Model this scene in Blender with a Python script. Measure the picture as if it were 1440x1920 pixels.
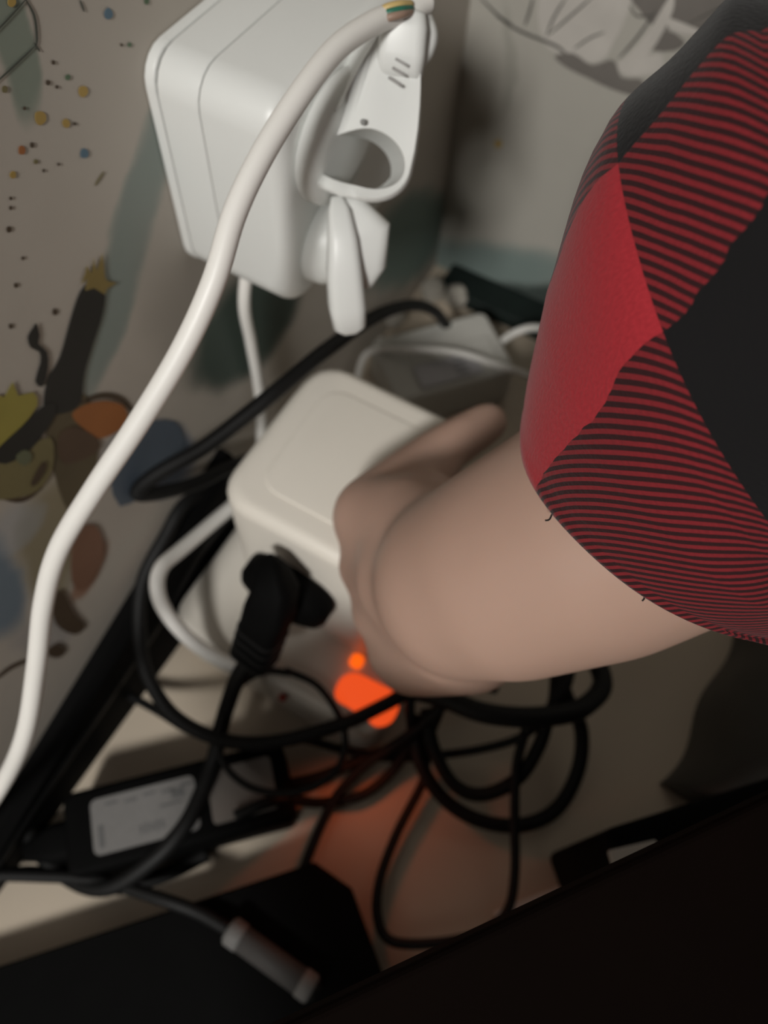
import bpy, bmesh, math, random
from mathutils import Vector, Matrix
random.seed(7)
for o in list(bpy.data.objects): bpy.data.objects.remove(o)
SC = bpy.context.scene
C = SC.collection
# ---------------------------------------------------------------- camera
F_PX = 1500.0
R = Matrix(((0.8685, 0.4520, -0.2034), (0.4941, -0.7580, 0.4257), (0.0382, -0.4702, -0.8817)))  # image axes -> world
CAM = Vector((0.1637, 0.0, 0.42))
cd = bpy.data.cameras.new('camera'); cam = bpy.data.objects.new('camera', cd); C.objects.link(cam)
cd.sensor_fit = 'VERTICAL'; cd.sensor_height = 36.0; cd.sensor_width = 27.0; cd.lens = F_PX / 1920 * 36.0
cd.clip_start = 0.01; cd.clip_end = 50
rx, up, bk = R.col[0].normalized(), -R.col[1].normalized(), -R.col[2].normalized()
bk = rx.cross(up).normalized(); up = bk.cross(rx).normalized()
m = Matrix((rx, up, bk)).transposed().to_4x4(); m.translation = CAM; cam.matrix_world = m
cd.dof.use_dof = True; cd.dof.focus_distance = 0.165; cd.dof.aperture_fstop = 11.0
SC.camera = cam
# ---------------------------------------------------------------- light
w = bpy.data.worlds.new('world'); SC.world = w; w.use_nodes = True
w.node_tree.nodes['Background'].inputs[0].default_value = (1.0, 0.95, 0.88, 1)
w.node_tree.nodes['Background'].inputs[1].default_value = 0.026
ld = bpy.data.lights.new('room_lamp', 'AREA'); ld.shape = 'DISK'; ld.size = 0.24; ld.energy = 19.5; ld.color = (1.0, 0.98, 0.94)
lamp = bpy.data.objects.new('room_lamp', ld); C.objects.link(lamp)
lamp.location = (0.30, -1.1, 1.25)
lamp.rotation_euler = (Vector((0.05, 0.2, 0.15)) - lamp.location).to_track_quat('-Z', 'Y').to_euler()
SC.view_settings.view_transform = 'Standard'; SC.view_settings.look = 'None'
SC.view_settings.exposure = 0.0; SC.view_settings.gamma = 1.0; SC.view_settings.use_curve_mapping = False

# ---------------------------------------------------------------- helpers
def ray(px, py): return R @ Vector((px - 720.0, py - 960.0, F_PX))
def at(px, py, axis, val):            # point of the world plane axis = val seen at that pixel
    r = ray(px, py); return CAM + r * ((val - CAM[axis]) / r[axis])
def X(px, py, v): return at(px, py, 0, v)
def Y(px, py, v): return at(px, py, 1, v)
def Z(px, py, v): return at(px, py, 2, v)
def dp(px, py, d): return CAM + ray(px, py) * (d / F_PX)
def s2l(c): return tuple(((v / 255) / 12.92 if v / 255 <= .04045 else ((v / 255 + .055) / 1.055) ** 2.4) for v in c)

MATS = {}
def mat(name, col, rough=.5, noise=0.06, scale=60, bump=0.0, metal=0.0, emit=None, estr=0, sub=0, spec=.5, coat=0):
    if name in MATS: return MATS[name]
    m = bpy.data.materials.new(name); m.use_nodes = True; nt = m.node_tree; b = nt.nodes['Principled BSDF']
    b.inputs['Roughness'].default_value = rough; b.inputs['Metallic'].default_value = metal
    b.inputs['Specular IOR Level'].default_value = spec
    tc = nt.nodes.new('ShaderNodeTexCoord'); nz = nt.nodes.new('ShaderNodeTexNoise')
    nz.inputs['Scale'].default_value = scale; nz.inputs['Detail'].default_value = 4
    nt.links.new(tc.outputs['Object'], nz.inputs['Vector'])
    mx = nt.nodes.new('ShaderNodeMix'); mx.data_type = 'RGBA'
    mx.inputs[6].default_value = tuple(c * (1 - noise) for c in col) + (1,)
    mx.inputs[7].default_value = tuple(min(1, c * (1 + noise)) for c in col) + (1,)
    nt.links.new(nz.outputs['Fac'], mx.inputs[0]); nt.links.new(mx.outputs[2], b.inputs['Base Color'])
    if bump:
        bp = nt.nodes.new('ShaderNodeBump'); bp.inputs['Strength'].default_value = bump; bp.inputs['Distance'].default_value = .001
        nt.links.new(nz.outputs['Fac'], bp.inputs['Height']); nt.links.new(bp.outputs['Normal'], b.inputs['Normal'])
    if emit:
        b.inputs['Emission Color'].default_value = tuple(emit) + (1,); b.inputs['Emission Strength'].default_value = estr
    if sub:
        b.inputs['Subsurface Weight'].default_value = sub; b.inputs['Subsurface Radius'].default_value = (.006, .002, .001); b.inputs['Subsurface Scale'].default_value = 1
    MATS[name] = m; return m

WHITE = mat('white_plastic', (.745, .755, .735), .38, .02, 30)
CREAM = mat('cream_plastic', (.76, .715, .64), .42, .02, 30)
WHITE2 = mat('white_rubber', (.84, .82, .78), .42, .03, 40)
SEAM = mat('seam_shadow_gap', (.25, .25, .24), .7)
BLACK = mat('black_rubber', (.008, .008, .008), .55, .2, 80, spec=.22)
BLACKP = mat('black_plastic', (.003, .003, .003), .7, .2, 80, spec=.05)
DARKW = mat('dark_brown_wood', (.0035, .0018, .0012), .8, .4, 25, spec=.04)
GREYP = mat('grey_plastic', (.42, .42, .41), .45, .05)
METAL = mat('grey_metal', (.20, .195, .19), .55, .1, 60, spec=.2)

def empty(name, loc, label=None, cat=None, group=None):
    o = bpy.data.objects.new(name, None); o.empty_display_size = .01; C.objects.link(o); o.location = loc
    tag(o, label, cat, group); return o
def tag(o, label=None, cat=None, group=None, kind=None):
    if label: o['label'] = label
    if cat: o['category'] = cat
    if group: o['group'] = group
    if kind: o['kind'] = kind
    return o
def world_loc(o):
    v = Vector(o.location)
    while o.parent: o = o.parent; v += Vector(o.location)
    return v
def obj(name, vf, m, parent=None, smooth=True, label=None, auto=None):
    verts, faces = vf
    if parent is None:
        lo = Vector((sum(v[0] for v in verts), sum(v[1] for v in verts), 0)) / len(verts); lo.z = min(v[2] for v in verts)
        off = lo
    else: off = world_loc(parent)
    me = bpy.data.meshes.new(name); me.from_pydata([tuple(Vector(v) - off) for v in verts], [], faces); me.validate()
    bm = bmesh.new(); bm.from_mesh(me); bmesh.ops.recalc_face_normals(bm, faces=bm.faces)
    if auto is not None:
        for e in bm.edges: e.smooth = e.calc_face_angle(0) < auto
    bm.to_mesh(me); bm.free()
    if smooth: me.polygons.foreach_set('use_smooth', [True] * len(me.polygons))
    me.materials.append(m)
    o = bpy.data.objects.new(name, me); C.objects.link(o)
    if parent is None: o.location = off
    else: o.parent = parent
    if label: o['label'] = label
    return o
def catmull(P, n=8, closed=False):
    P = [Vector(p) for p in P]; out = []
    N = len(P); rng = range(N if closed else N - 1)
    for i in rng:
        if closed: a, b, c, d = P[i - 1], P[i], P[(i + 1) % N], P[(i + 2) % N]
        else:
            b, c = P[i], P[i + 1]; a = P[i - 1] if i else b * 2 - c; d = P[i + 2] if i + 2 < N else c * 2 - b
        for k in range(n):
            t = k / n
            out.append(.5 * ((2 * b) + (c - a) * t + (2 * a - 5 * b + 4 * c - d) * t * t + (3 * b - a - 3 * c + d) * t ** 3))
    if not closed: out.append(P[-1])
    return out
def lerp_list(L, n):
    out = []
    for i in range(n):
        t = i / (n - 1) * (len(L) - 1); k = min(int(t), len(L) - 2); f = t - k; out.append(L[k] * (1 - f) + L[k + 1] * f)
    return out
def tube(P, r, seg=12, n=8, flat=1.0, upv=None, raw=False, closed=False):
    pts = [Vector(p) for p in P] if raw else catmull(P, n, closed)
    N = len(pts); rr = lerp_list(r, N) if isinstance(r, (list, tuple)) else [r] * N
    T = []
    for i in range(N):
        if closed: a, b = pts[i - 1], pts[(i + 1) % N]
        else: a, b = pts[max(0, i - 1)], pts[min(N - 1, i + 1)]
        T.append((b - a).normalized())
    u = Vector(upv) if upv else (Vector((0, 0, 1)) if abs(T[0].z) < .9 else Vector((1, 0, 0)))
    verts, faces = [], []
    for i in range(N):
        if upv: u = Vector(upv)
        u = (u - T[i] * u.dot(T[i])).normalized(); v = T[i].cross(u)
        for k in range(seg):
            a = 2 * math.pi * k / seg
            verts.append(pts[i] + (u * math.cos(a) + v * math.sin(a) * flat) * rr[i])
    for i in range(N if closed else N - 1):
        for k in range(seg):
            a, b = i * seg + k, i * seg + (k + 1) % seg; j = (i + 1) % N
            c, d = j * seg + (k + 1) % seg, j * seg + k
            faces.append((a, b, c, d))
    if not closed:
        faces.append(tuple(range(seg))[::-1]); faces.append(tuple((N - 1) * seg + k for k in range(seg)))
    return verts, faces
def join(*L):
    V, Fc = [], []
    for v, f in L:
        o = len(V); V += list(v); Fc += [tuple(i + o for i in q) for q in f]
    return V, Fc
def frame(o, zdir, xdir):
    z = Vector(zdir).normalized(); x = Vector(xdir); x = (x - z * x.dot(z)).normalized(); y = z.cross(x)
    M = Matrix((x, y, z)).transposed().to_4x4(); M.translation = Vector(o); return M
def rrect(w, h, r, cs=5):
    r = max(1e-5, min(r, w / 2 - 1e-6, h / 2 - 1e-6)); out = []
    for (sx, sy, a0) in ((1, 1, 0), (-1, 1, 90), (-1, -1, 180), (1, -1, 270)):
        for k in range(cs + 1):
            a = math.radians(a0 + 90 * k / cs)
            out.append((sx * (w / 2 - r) + r * math.cos(a), sy * (h / 2 - r) + r * math.sin(a)))
    return out
def stack(M, rings, cap=True):       # rings: list of (list of 2D pts, z[, dx, dy])
    V, Fc = [], []; n = len(rings[0][0])
    for rg in rings:
        p, z = rg[0], rg[1]; dx, dy = (rg[2], rg[3]) if len(rg) > 2 else (0, 0)
        for (x, y) in p: V.append(M @ Vector((x + dx, y + dy, z)))
    for i in range(len(rings) - 1):
        for k in range(n):
            a, b = i * n + k, i * n + (k + 1) % n; Fc.append((a, b, b + n, a + n))
    if cap: Fc.append(tuple(range(n))[::-1]); Fc.append(tuple((len(rings) - 1) * n + k for k in range(n)))
    return V, Fc
def rbox(M, w, h, z0, z1, r, fb=.0, ft=.002, cs=5, fs=4):   # rounded prism along local z with filleted ends
    L = []
    for k in range(fs + 1 if fb else 1):
        a = math.pi / 2 * k / fs; ins = fb * (1 - math.sin(a)); z = z0 + fb * (1 - math.cos(a)) if fb else z0
        L.append((rrect(w - 2 * ins, h - 2 * ins, r - ins * .6, cs), z))
    for k in range(fs + 1 if ft else 1):
        a = math.pi / 2 * k / fs; ins = ft * (1 - math.cos(a)); z = z1 - ft + ft * math.sin(a) if ft else z1
        L.append((rrect(w - 2 * ins, h - 2 * ins, r - ins * .6, cs), z))
    return stack(M, L)
def patch(pts, nrm, t=.00008):        # thin layer of paint or paper: flat polygon with thickness
    n = Vector(nrm); V = [Vector(p) for p in pts]; N = len(V)
    VV = V + [v + n * t for v in V]
    return VV, [tuple(range(N))[::-1], tuple(range(N, 2 * N))] + [(i, (i + 1) % N, (i + 1) % N + N, i + N) for i in range(N)]
def box(x0, x1, y0, y1, z0, z1):
    V = [(x, y, z) for z in (z0, z1) for y in (y0, y1) for x in (x0, x1)]
    return V, [(0, 1, 3, 2), (4, 6, 7, 5), (0, 4, 5, 1), (2, 3, 7, 6), (0, 2, 6, 4), (1, 5, 7, 3)]

# ---------------------------------------------------------------- setting
YC = 0.396    # back wall
def wall_material(name, base, washes, plane):
    m = bpy.data.materials.new(name); m.use_nodes = True; nt = m.node_tree; b = nt.nodes['Principled BSDF']
    b.inputs['Roughness'].default_value = .62
    g = nt.nodes.new('ShaderNodeNewGeometry'); L = nt.links
    nz = nt.nodes.new('ShaderNodeTexNoise'); nz.inputs['Scale'].default_value = 22; nz.inputs['Detail'].default_value = 5
    L.new(g.outputs['Position'], nz.inputs['Vector'])
    sub = nt.nodes.new('ShaderNodeVectorMath'); sub.operation = 'SUBTRACT'; L.new(nz.outputs['Color'], sub.inputs[0]); sub.inputs[1].default_value = (.5, .5, .5)
    sc = nt.nodes.new('ShaderNodeVectorMath'); sc.operation = 'SCALE'; L.new(sub.outputs[0], sc.inputs[0]); sc.inputs['Scale'].default_value = .022
    ad = nt.nodes.new('ShaderNodeVectorMath'); ad.operation = 'ADD'; L.new(g.outputs['Position'], ad.inputs[0]); L.new(sc.outputs[0], ad.inputs[1])
    n2 = nt.nodes.new('ShaderNodeTexNoise'); n2.inputs['Scale'].default_value = 9; n2.inputs['Detail'].default_value = 6
    L.new(g.outputs['Position'], n2.inputs['Vector'])
    mx = nt.nodes.new('ShaderNodeMix'); mx.data_type = 'RGBA'; mx.inputs[6].default_value = tuple(c * .88 for c in base) + (1,); mx.inputs[7].default_value = tuple(c * 1.12 for c in base) + (1,)
    L.new(n2.outputs['Fac'], mx.inputs[0]); cur = mx.outputs[2]
    for (c, ax1, l1, ax2, l2, col, fac, soft) in washes:
        s = nt.nodes.new('ShaderNodeVectorMath'); s.operation = 'SUBTRACT'; L.new(ad.outputs[0], s.inputs[0]); s.inputs[1].default_value = c
        ds = []
        for ax, ln in ((ax1, l1), (ax2, l2)):
            d = nt.nodes.new('ShaderNodeVectorMath'); d.operation = 'DOT_PRODUCT'; L.new(s.outputs[0], d.inputs[0]); d.inputs[1].default_value = tuple(ax / ln)
            q = nt.nodes.new('ShaderNodeMath'); q.operation = 'POWER'; 
            ab = nt.nodes.new('ShaderNodeMath'); ab.operation = 'ABSOLUTE'; L.new(d.outputs['Value'], ab.inputs[0])
            L.new(ab.outputs[0], q.inputs[0]); q.inputs[1].default_value = 2.4; ds.append(q.outputs[0])
        a = nt.nodes.new('ShaderNodeMath'); a.operation = 'ADD'; L.new(ds[0], a.inputs[0]); L.new(ds[1], a.inputs[1])
        mr = nt.nodes.new('ShaderNodeMapRange'); mr.interpolation_type = 'SMOOTHSTEP'; L.new(a.outputs[0], mr.inputs['Value'])
        mr.inputs['From Min'].default_value = max(0, 1 - soft); mr.inputs['From Max'].default_value = 1 + soft; mr.inputs['To Min'].default_value = fac; mr.inputs['To Max'].default_value = 0
        k = nt.nodes.new('ShaderNodeMix'); k.data_type = 'RGBA'; L.new(mr.outputs[0], k.inputs[0]); L.new(cur, k.inputs[6]); k.inputs[7].default_value = tuple(col) + (1,)
        cur = k.outputs[2]
    L.new(cur, b.inputs['Base Color'])
    bp = nt.nodes.new('ShaderNodeBump'); bp.inputs['Strength'].default_value = .15; bp.inputs['Distance'].default_value = .002
    L.new(nz.outputs['Fac'], bp.inputs['Height']); L.new(bp.outputs[0], b.inputs['Normal'])
    return m
def wash(fn, v, nrm, p0, p1, wid, col, fac=.8, soft=.6):
    a, b = fn(p0[0], p0[1], v), fn(p1[0], p1[1], v); ax = (b - a); l = ax.length / 2; ax.normalize()
    ax2 = Vector(nrm).cross(ax).normalized()
    return (tuple((a + b) / 2), ax, l, ax2, wid / 2, col, fac, soft)
BASE = (.50, .455, .40)
def WL(*a, **k): return wash(X, 0, (1, 0, 0), *a, **k)
def WB(*a, **k): return wash(Y, YC, (0, 1, 0), *a, **k)
TEAL = (.20, .26, .24)
mural_left = wall_material('mural_left', BASE, [
    WL((-30, 60), (45, 20), .05, (.20, .25, .20), .85, .5),
    WL((330, 150), (160, 760), .017, TEAL, .8, .7),
    WL((300, 400), (470, 700), .06, (.26, .24, .21), .5, .9),
    WL((690, 470), (830, 440), .06, (.13, .21, .185), .85, .6),
    WL((360, 680), (560, 560), .055, (.045, .075, .062), .95, .5),
    WL((210, 830), (350, 900), .030, (.075, .12, .20), .9, .6),
    WL((200, 1010), (150, 1120), .018, (.28, .13, .07), .85, .5),
    WL((80, 900), (110, 1120), .028, (.23, .19, .09), .75, .6),
    WL((-30, 1000), (20, 1180), .02, (.10, .17, .24), .8, .6),
    WL((20, 1190), (140, 1190), .02, (.36, .34, .33), .7, .6),
    WL((10, 960), (60, 1000), .02, (.38, .40, .42), .5, .7),
], 0)
mural_and_shade_back = wall_material('mural_and_shade_back', (.43, .41, .365), [
    WB((960, 20), (950, 210), .007, (.30, .29, .25), .55, .8),  # faint soft shadow of the plug, painted into the wall colour
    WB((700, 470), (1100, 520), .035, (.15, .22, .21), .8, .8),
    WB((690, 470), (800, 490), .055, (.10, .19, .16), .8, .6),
    WB((840, 560), (1150, 590), .04, (.035, .05, .045), .95, .5),  # shadow of the corner floor, painted dark into the foot of the wall
], 1)
floor_m = mat('beige_linoleum', (.53, .45, .355), .5, .10, 14, bump=.08)
def struct(name, vf, m): return tag(obj(name, vf, m, None, False), kind='structure')
wl = struct('wall_left', box(-.10, 0, -1.3, YC + .1, 0, 1.0), mural_left); tag(wl, 'taupe wall painted with a colourful splattered mural')
wb = struct('wall_back', box(0, 1.6, YC, YC + .1, 0, 1.0), mural_and_shade_back); tag(wb, 'pale grey wall with a pencil and paint drawing')
fl = struct('floor', box(-.1, 1.6, -1.3, YC + .1, -.02, 0), floor_m); tag(fl, 'beige smooth floor')
bz = lambda y: max(.022, min(.092, .045 + .29 * y))
bys = [-.9, -.08, .0, .05, .1, .15]
BV, BF = [], []
for y in bys: BV += [(.0004, y, 0), (.012, y, 0), (.011, y, bz(y) - .004), (.006, y, bz(y)), (.0004, y, bz(y))]
for i in range(len(bys) - 1):
    for k in range(5): BF.append((5 * i + k, 5 * i + (k + 1) % 5, 5 * i + 5 + (k + 1) % 5, 5 * i + 5 + k))
BF += [(4, 3, 2, 1, 0), tuple(5 * (len(bys) - 1) + k for k in range(5))]
tag(obj('baseboard_left', (BV, BF), BLACKP, None, False), 'black skirting strip along the foot of the painted wall', kind='structure')

tag(obj('shade_strip_back', rbox(frame((.315, .3830, 0), (0, 0, 1), (1, 0, 0)), .604, .025, .0002, .010, .001, 0, .002), mat('dark_green_corner_shade', (.012, .018, .016), .6, .3, spec=.15), None, False), 'low dark green strip added as corner shade along the back wall', kind='structure')  # added dark strip standing in for the shaded floor along the back wall
# mural details : thin layers of paint on the plaster
PM = lambda n, c: mat('paint_' + n, c, .6, .18, 50)
P_BLACK = PM('black', (.018, .017, .014)); P_OCHRE = PM('ochre', (.26, .19, .06)); P_YEL = PM('yellow', (.34, .29, .06)); P_ORNG = PM('orange', (.36, .13, .035))
P_BLUE = PM('blue', (.11, .19, .26)); P_SPOT = PM('spot_yellow', (.42, .28, .07)); P_GRN = PM('green', (.10, .16, .09)); P_LINE = PM('line', (.06, .065, .05))
P_BRN = PM('brown', (.07, .045, .025)); P_PALE = PM('pale', (.52, .49, .45)); P_GREY = PM('grey', (.17, .155, .14)); P_PENC = PM('pencil', (.10, .095, .085)); P_PINK = PM('pinkish', (.44, .33, .28))
P_OLIVE = PM('olive', (.19, .16, .07))
def pl(name, pts, m, lift=0, n=3):
    P = catmull([X(px, py, .0002 + lift) for px, py in pts], n, True)
    return obj(name, patch(P, (1, 0, 0)), m, wl, False)
def pb(name, pts, m, lift=0, n=3):
    P = catmull([Y(px, py, YC - .0002 - lift) for px, py in pts], n, True)
    return obj(name, patch(P, (0, -1, 0)), m, wb, False)
def blob(px, py, r, sq=1.2):
    return [(px + r * (1 + random.uniform(-.15, .15)) * math.cos(a), py + r * sq * (1 + random.uniform(-.15, .15)) * math.sin(a)) for a in [i * math.pi / 4 for i in range(8)]]
def stroke(fn, v, nrm, name, pts, wpx, m, par):
    # flat brush line of a given pixel half width
    P = catmull([Vector((a, b, 0)) for a, b in pts], 5); L, Rr = [], []
    for i in range(len(P)):
        t = (P[min(i + 1, len(P) - 1)] - P[max(i - 1, 0)]).normalized(); q = Vector((-t.y, t.x, 0)) * wpx * (1 - .6 * abs(2 * i / (len(P) - 1) - 1) ** 3)
        L.append(P[i] + q); Rr.append(P[i] - q)
    n = len(L); V = [fn(p.x, p.y, v) for p in L] + [fn(p.x, p.y, v) for p in Rr]
    nn = Vector(nrm) * .00008; V += [p + nn for p in V]
    Fc = []
    for i in range(n - 1):
        Fc += [(i, i + 1, n + i + 1, n + i), (2 * n + i, 3 * n + i, 3 * n + i + 1, 2 * n + i + 1), (i, 2 * n + i, 2 * n + i + 1, i + 1), (n + i, n + i + 1, 3 * n + i + 1, 3 * n + i)]
    return obj(name, (V, Fc), m, par, False)
def sl(name, pts, wpx, m): return stroke(X, .0002, (1, 0, 0), name, pts, wpx, m, wl)
def sb(name, pts, wpx, m): return stroke(Y, YC - .0003, (0, -1, 0), name, pts, wpx, m, wb)
for (px, py, r, mm) in [(203, 26, 9, P_BLUE), (158, 288, 8, P_BLUE), (156, 172, 9, P_SPOT), (75, 221, 11, P_SPOT), (124, 231, 7, P_SPOT), (41, 282, 7, P_ORNG), (24, 328, 6, P_SPOT), (22, 3, 8, P_SPOT),
                        (243, 84, 4, P_GRN), (127, 145, 5, P_GRN), (90, 155, 4, P_BRN), (107, 163, 3, P_BRN), (100, 117, 3.5, P_BRN), (60, 272, 4, P_BRN), (17, 430, 5, P_BRN), (43, 484, 3, P_BRN), (30, 535, 4, P_BRN),
                        (103, 585, 5, P_BRN), (20, 612, 4, P_BRN), (67, 303, 4, P_OLIVE), (46, 203, 3, P_BRN), (20, 390, 3, P_BRN), (9, 167, 6, P_OLIVE), (20, 372, 3, P_BRN), (228, 84, 2.5, P_BRN), (275, 2, 5, P_GRN), (140, 232, 3, P_BRN), (110, 308, 2.5, P_BRN), (82, 320, 2.5, P_BRN)]:
    pl('paint_splatter', blob(px, py, r), mm, n=2)
sl('painted_line', [(-10, 62), (20, 30), (50, -3)], 1.8, P_LINE); sl('painted_line', [(48, -2), (64, 30), (69, 70), (67, 86)], 2.2, P_LINE); sl('painted_line', [(66, 86), (30, 120), (-10, 157)], 1.8, P_LINE); sl('painted_line', [(64, 80), (75, 97)], 1.6, P_LINE); sl('painted_line', [(150, 0), (158, 22)], 1.5, P_LINE)
sl('painted_line', [(195, 322), (178, 348)], 2, P_OLIVE)
pl('painted_blue_patch', [(205, 850), (250, 800), (330, 790), (345, 850), (300, 900), (225, 950)], PM('deep_blue', (.10, .13, .17)))
pl('painted_body', [(85, 745), (160, 740), (185, 840), (160, 930), (130, 960), (100, 880)], PM('dark_olive', (.11, .085, .045)))
pl('painted_arm', [(84, 770), (88, 715), (112, 670), (132, 600), (150, 548), (172, 528), (196, 545), (192, 590), (176, 640), (158, 700), (150, 755), (120, 775)], P_BLACK, .0002)
pl('painted_hand', [(160, 545), (164, 522), (152, 533), (160, 512), (163, 498), (172, 514), (176, 484), (182, 510), (192, 474), (196, 514), (202, 527), (219, 530), (200, 542), (196, 552), (176, 540)], P_OCHRE, .0003, 2)
pl('painted_arm', [(58, 652), (52, 632), (62, 615), (68, 606), (74, 630), (72, 645), (88, 660), (90, 690), (80, 725), (66, 715), (76, 680), (74, 660)], P_BLACK, .0002, 2)
pl('painted_crown', [(-20, 780), (-10, 740), (8, 745), (24, 716), (34, 742), (62, 735), (70, 760), (40, 800), (10, 830), (-20, 845)], P_YEL, .0002, 2)
pl('painted_stroke', [(40, 800), (90, 755), (105, 775), (60, 840), (10, 870), (-10, 850)], P_BLACK, .0004)
pl('painted_sleeve', [(135, 778), (165, 757), (200, 752), (232, 762), (238, 790), (215, 812), (185, 822), (160, 806)], P_ORNG, .0002)
sl('painted_stroke', [(150, 755), (190, 742), (225, 748), (250, 772)], 6, P_BRN)
pl('painted_stroke', [(140, 800), (185, 825), (178, 850), (120, 870), (110, 820)], PM('umber', (.10, .06, .035)), .0003)
pl('painted_face', [(-20, 860), (40, 845), (95, 820), (98, 880), (70, 920), (20, 935), (-20, 930)], P_OLIVE, .0003)
pl('painted_eye', blob(46, 858, 15, .9), PM('moss', (.13, .14, .08)), .0006); pl('painted_mouth', [(58, 905), (70, 880), (82, 865), (86, 878), (74, 900), (62, 912)], P_BRN, .0006)
sl('painted_stroke', [(-10, 930), (40, 938), (80, 912)], 4, P_BRN)
pl('painted_leg', [(140, 1000), (178, 985), (194, 1020), (190, 1060), (160, 1105), (135, 1090)], PM('rust', (.22, .11, .065)), .0003)
pl('painted_boot', [(98, 1120), (118, 1110), (140, 1150), (160, 1175), (140, 1190), (105, 1170)], P_BRN, .0003)
pl('painted_boot', blob(105, 1222, 16, .8), P_BRN, .0003); sl('painted_line', [(-10, 1275), (20, 1252), (60, 1235)], 4, P_BRN)
# pencil drawing on the back wall
pb('painted_white_shape', [(1010, 0), (1060, -20), (1180, -20), (1170, 40), (1150, 80), (1130, 112), (1090, 118), (1060, 105), (1020, 80)], P_PALE, 0)
pb('painted_grey_shape', [(1180, -20), (1300, -20), (1420, -20), (1420, 20), (1320, 60), (1230, 50), (1200, 20)], P_GREY, 0)
pb('painted_shadow', [(1040, 105), (1075, 100), (1110, 122), (1150, 112), (1165, 145), (1205, 150), (1200, 180), (1150, 168), (1100, 145), (1060, 125)], P_GREY, .0004)
pb('painted_dark_spot', [(1215, 80), (1245, 55), (1285, 78), (1265, 95), (1225, 95)], P_GREY, .0004, 2)
pb('painted_finger', [(1180, 100), (1215, 60), (1245, 10), (1262, -10), (1262, 20), (1235, 75), (1215, 105), (1240, 100), (1240, 135), (1200, 142), (1170, 140), (1158, 120)], P_PALE, .0006)
pb('painted_bar', [(1248, 32), (1262, 36), (1310, 55), (1318, 66), (1290, 66), (1255, 55)], P_PALE, .0008, 2)
for pts, wv in [([(900, -4), (960, 50), (1040, 85), (1062, 102)], 3.0), ([(1000, -5), (992, 25), (984, 48)], 2.5), ([(1062, -5), (1040, 30), (1024, 68)], 2.2), ([(1110, -5), (1070, 30), (1028, 66)], 2.2), ([(1134, 60), (1105, 72), (1076, 92)], 2), ([(930, 30), (960, 45)], 2), ([(1180, 10), (1195, 30), (1225, 28)], 2), ([(1160, 110), (1195, 70), (1230, 20)], 2.5), ([(1195, 116), (1212, 117)], 3), ([(1290, 45), (1350, 15), (1420, -10)], 2)]:
    sb('pencil_line', pts, wv, P_PENC)
pb('paint_splatter', blob(934, 270, 7), P_SPOT, n=2); pb('paint_splatter', blob(1097, 375, 4, 1), P_BLACK, n=2); pb('paint_splatter', blob(776, 392, 5), PM('peach', (.40, .27, .18)), n=2)

# ---------------------------------------------------------------- desk, black box and clutter at the desk edge
DZ = .25
e0, e1 = Z(720, 1830, DZ), Z(1440, 1490, DZ); ed = (e1 - e0).normalized(); en = Vector((ed.y, -ed.x, 0))   # en points away from the corner
desk = empty('desk', (e0.x + en.x * .3, e0.y + en.y * .3, 0), 'dark brown wooden desk edge set diagonally across the corner', 'desk')
def diag(a0, a1, n0, n1, z0, z1, r=.002):
    c = e0 + ed * (a0 + a1) / 2 + en * (n0 + n1) / 2; c.z = 0
    return rbox(frame(c, (0, 0, 1), ed), a1 - a0, n1 - n0, z0, z1, r, 0, .002)
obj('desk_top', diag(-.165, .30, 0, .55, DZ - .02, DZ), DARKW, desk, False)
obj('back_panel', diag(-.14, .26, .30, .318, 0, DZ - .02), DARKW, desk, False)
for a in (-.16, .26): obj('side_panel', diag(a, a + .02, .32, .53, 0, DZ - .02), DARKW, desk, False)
BH = .022
b0, b1, b2, b3 = Z(0, 1810, BH), Z(590, 1615, BH), Z(660, 1665, BH), Z(720, 1830, BH)
bd = (b1 - b0).normalized(); bn = Vector((bd.y, -bd.x, 0))
far = b3 + (b3 - b2) * 2.0
outl = [b0 - bd * .03, b1, b2, b3, b3 + bn * .06 - bd * .01, b0 - bd * .03 + bn * .12]
cen = sum(outl, Vector()) / 6
def prism_out(P, z0, z1, fil):
    c = sum(P, Vector()) / len(P); V, Fc = [], []; N = len(P)
    for z, k in ((z0, 0), (z1 - fil, 0), (z1, fil)):
        for p in P:
            q = p - (p - c).normalized() * k; V.append(Vector((q.x, q.y, z)))
    for i in range(2):
        for k in range(N): Fc.append((i * N + k, i * N + (k + 1) % N, (i + 1) * N + (k + 1) % N, (i + 1) * N + k))
    Fc += [tuple(range(N))[::-1], tuple(2 * N + k for k in range(N))]; return V, Fc
bb = empty('black_box', (cen.x, cen.y, 0), 'large black plastic box with a cut corner on the floor under the desk edge', 'box')
obj('case', prism_out(outl, 0, BH - .0015, .002), BLACKP, bb, False)
obj('lid', prism_out([p + (cen - p) * .01 for p in outl], BH - .0015, BH, .001), BLACKP, bb, False)

def cable(name, pts, r, m, label, cat='cable', group=None, seg=10, n=8):
    for p in pts:
        if p.x < r + .0003: p.x = r + .0003
        if p.z < r + .0002: p.z = r + .0002
    o = obj(name, tube(pts, r, seg, n), m); tag(o, label, cat, group); return o

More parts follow.
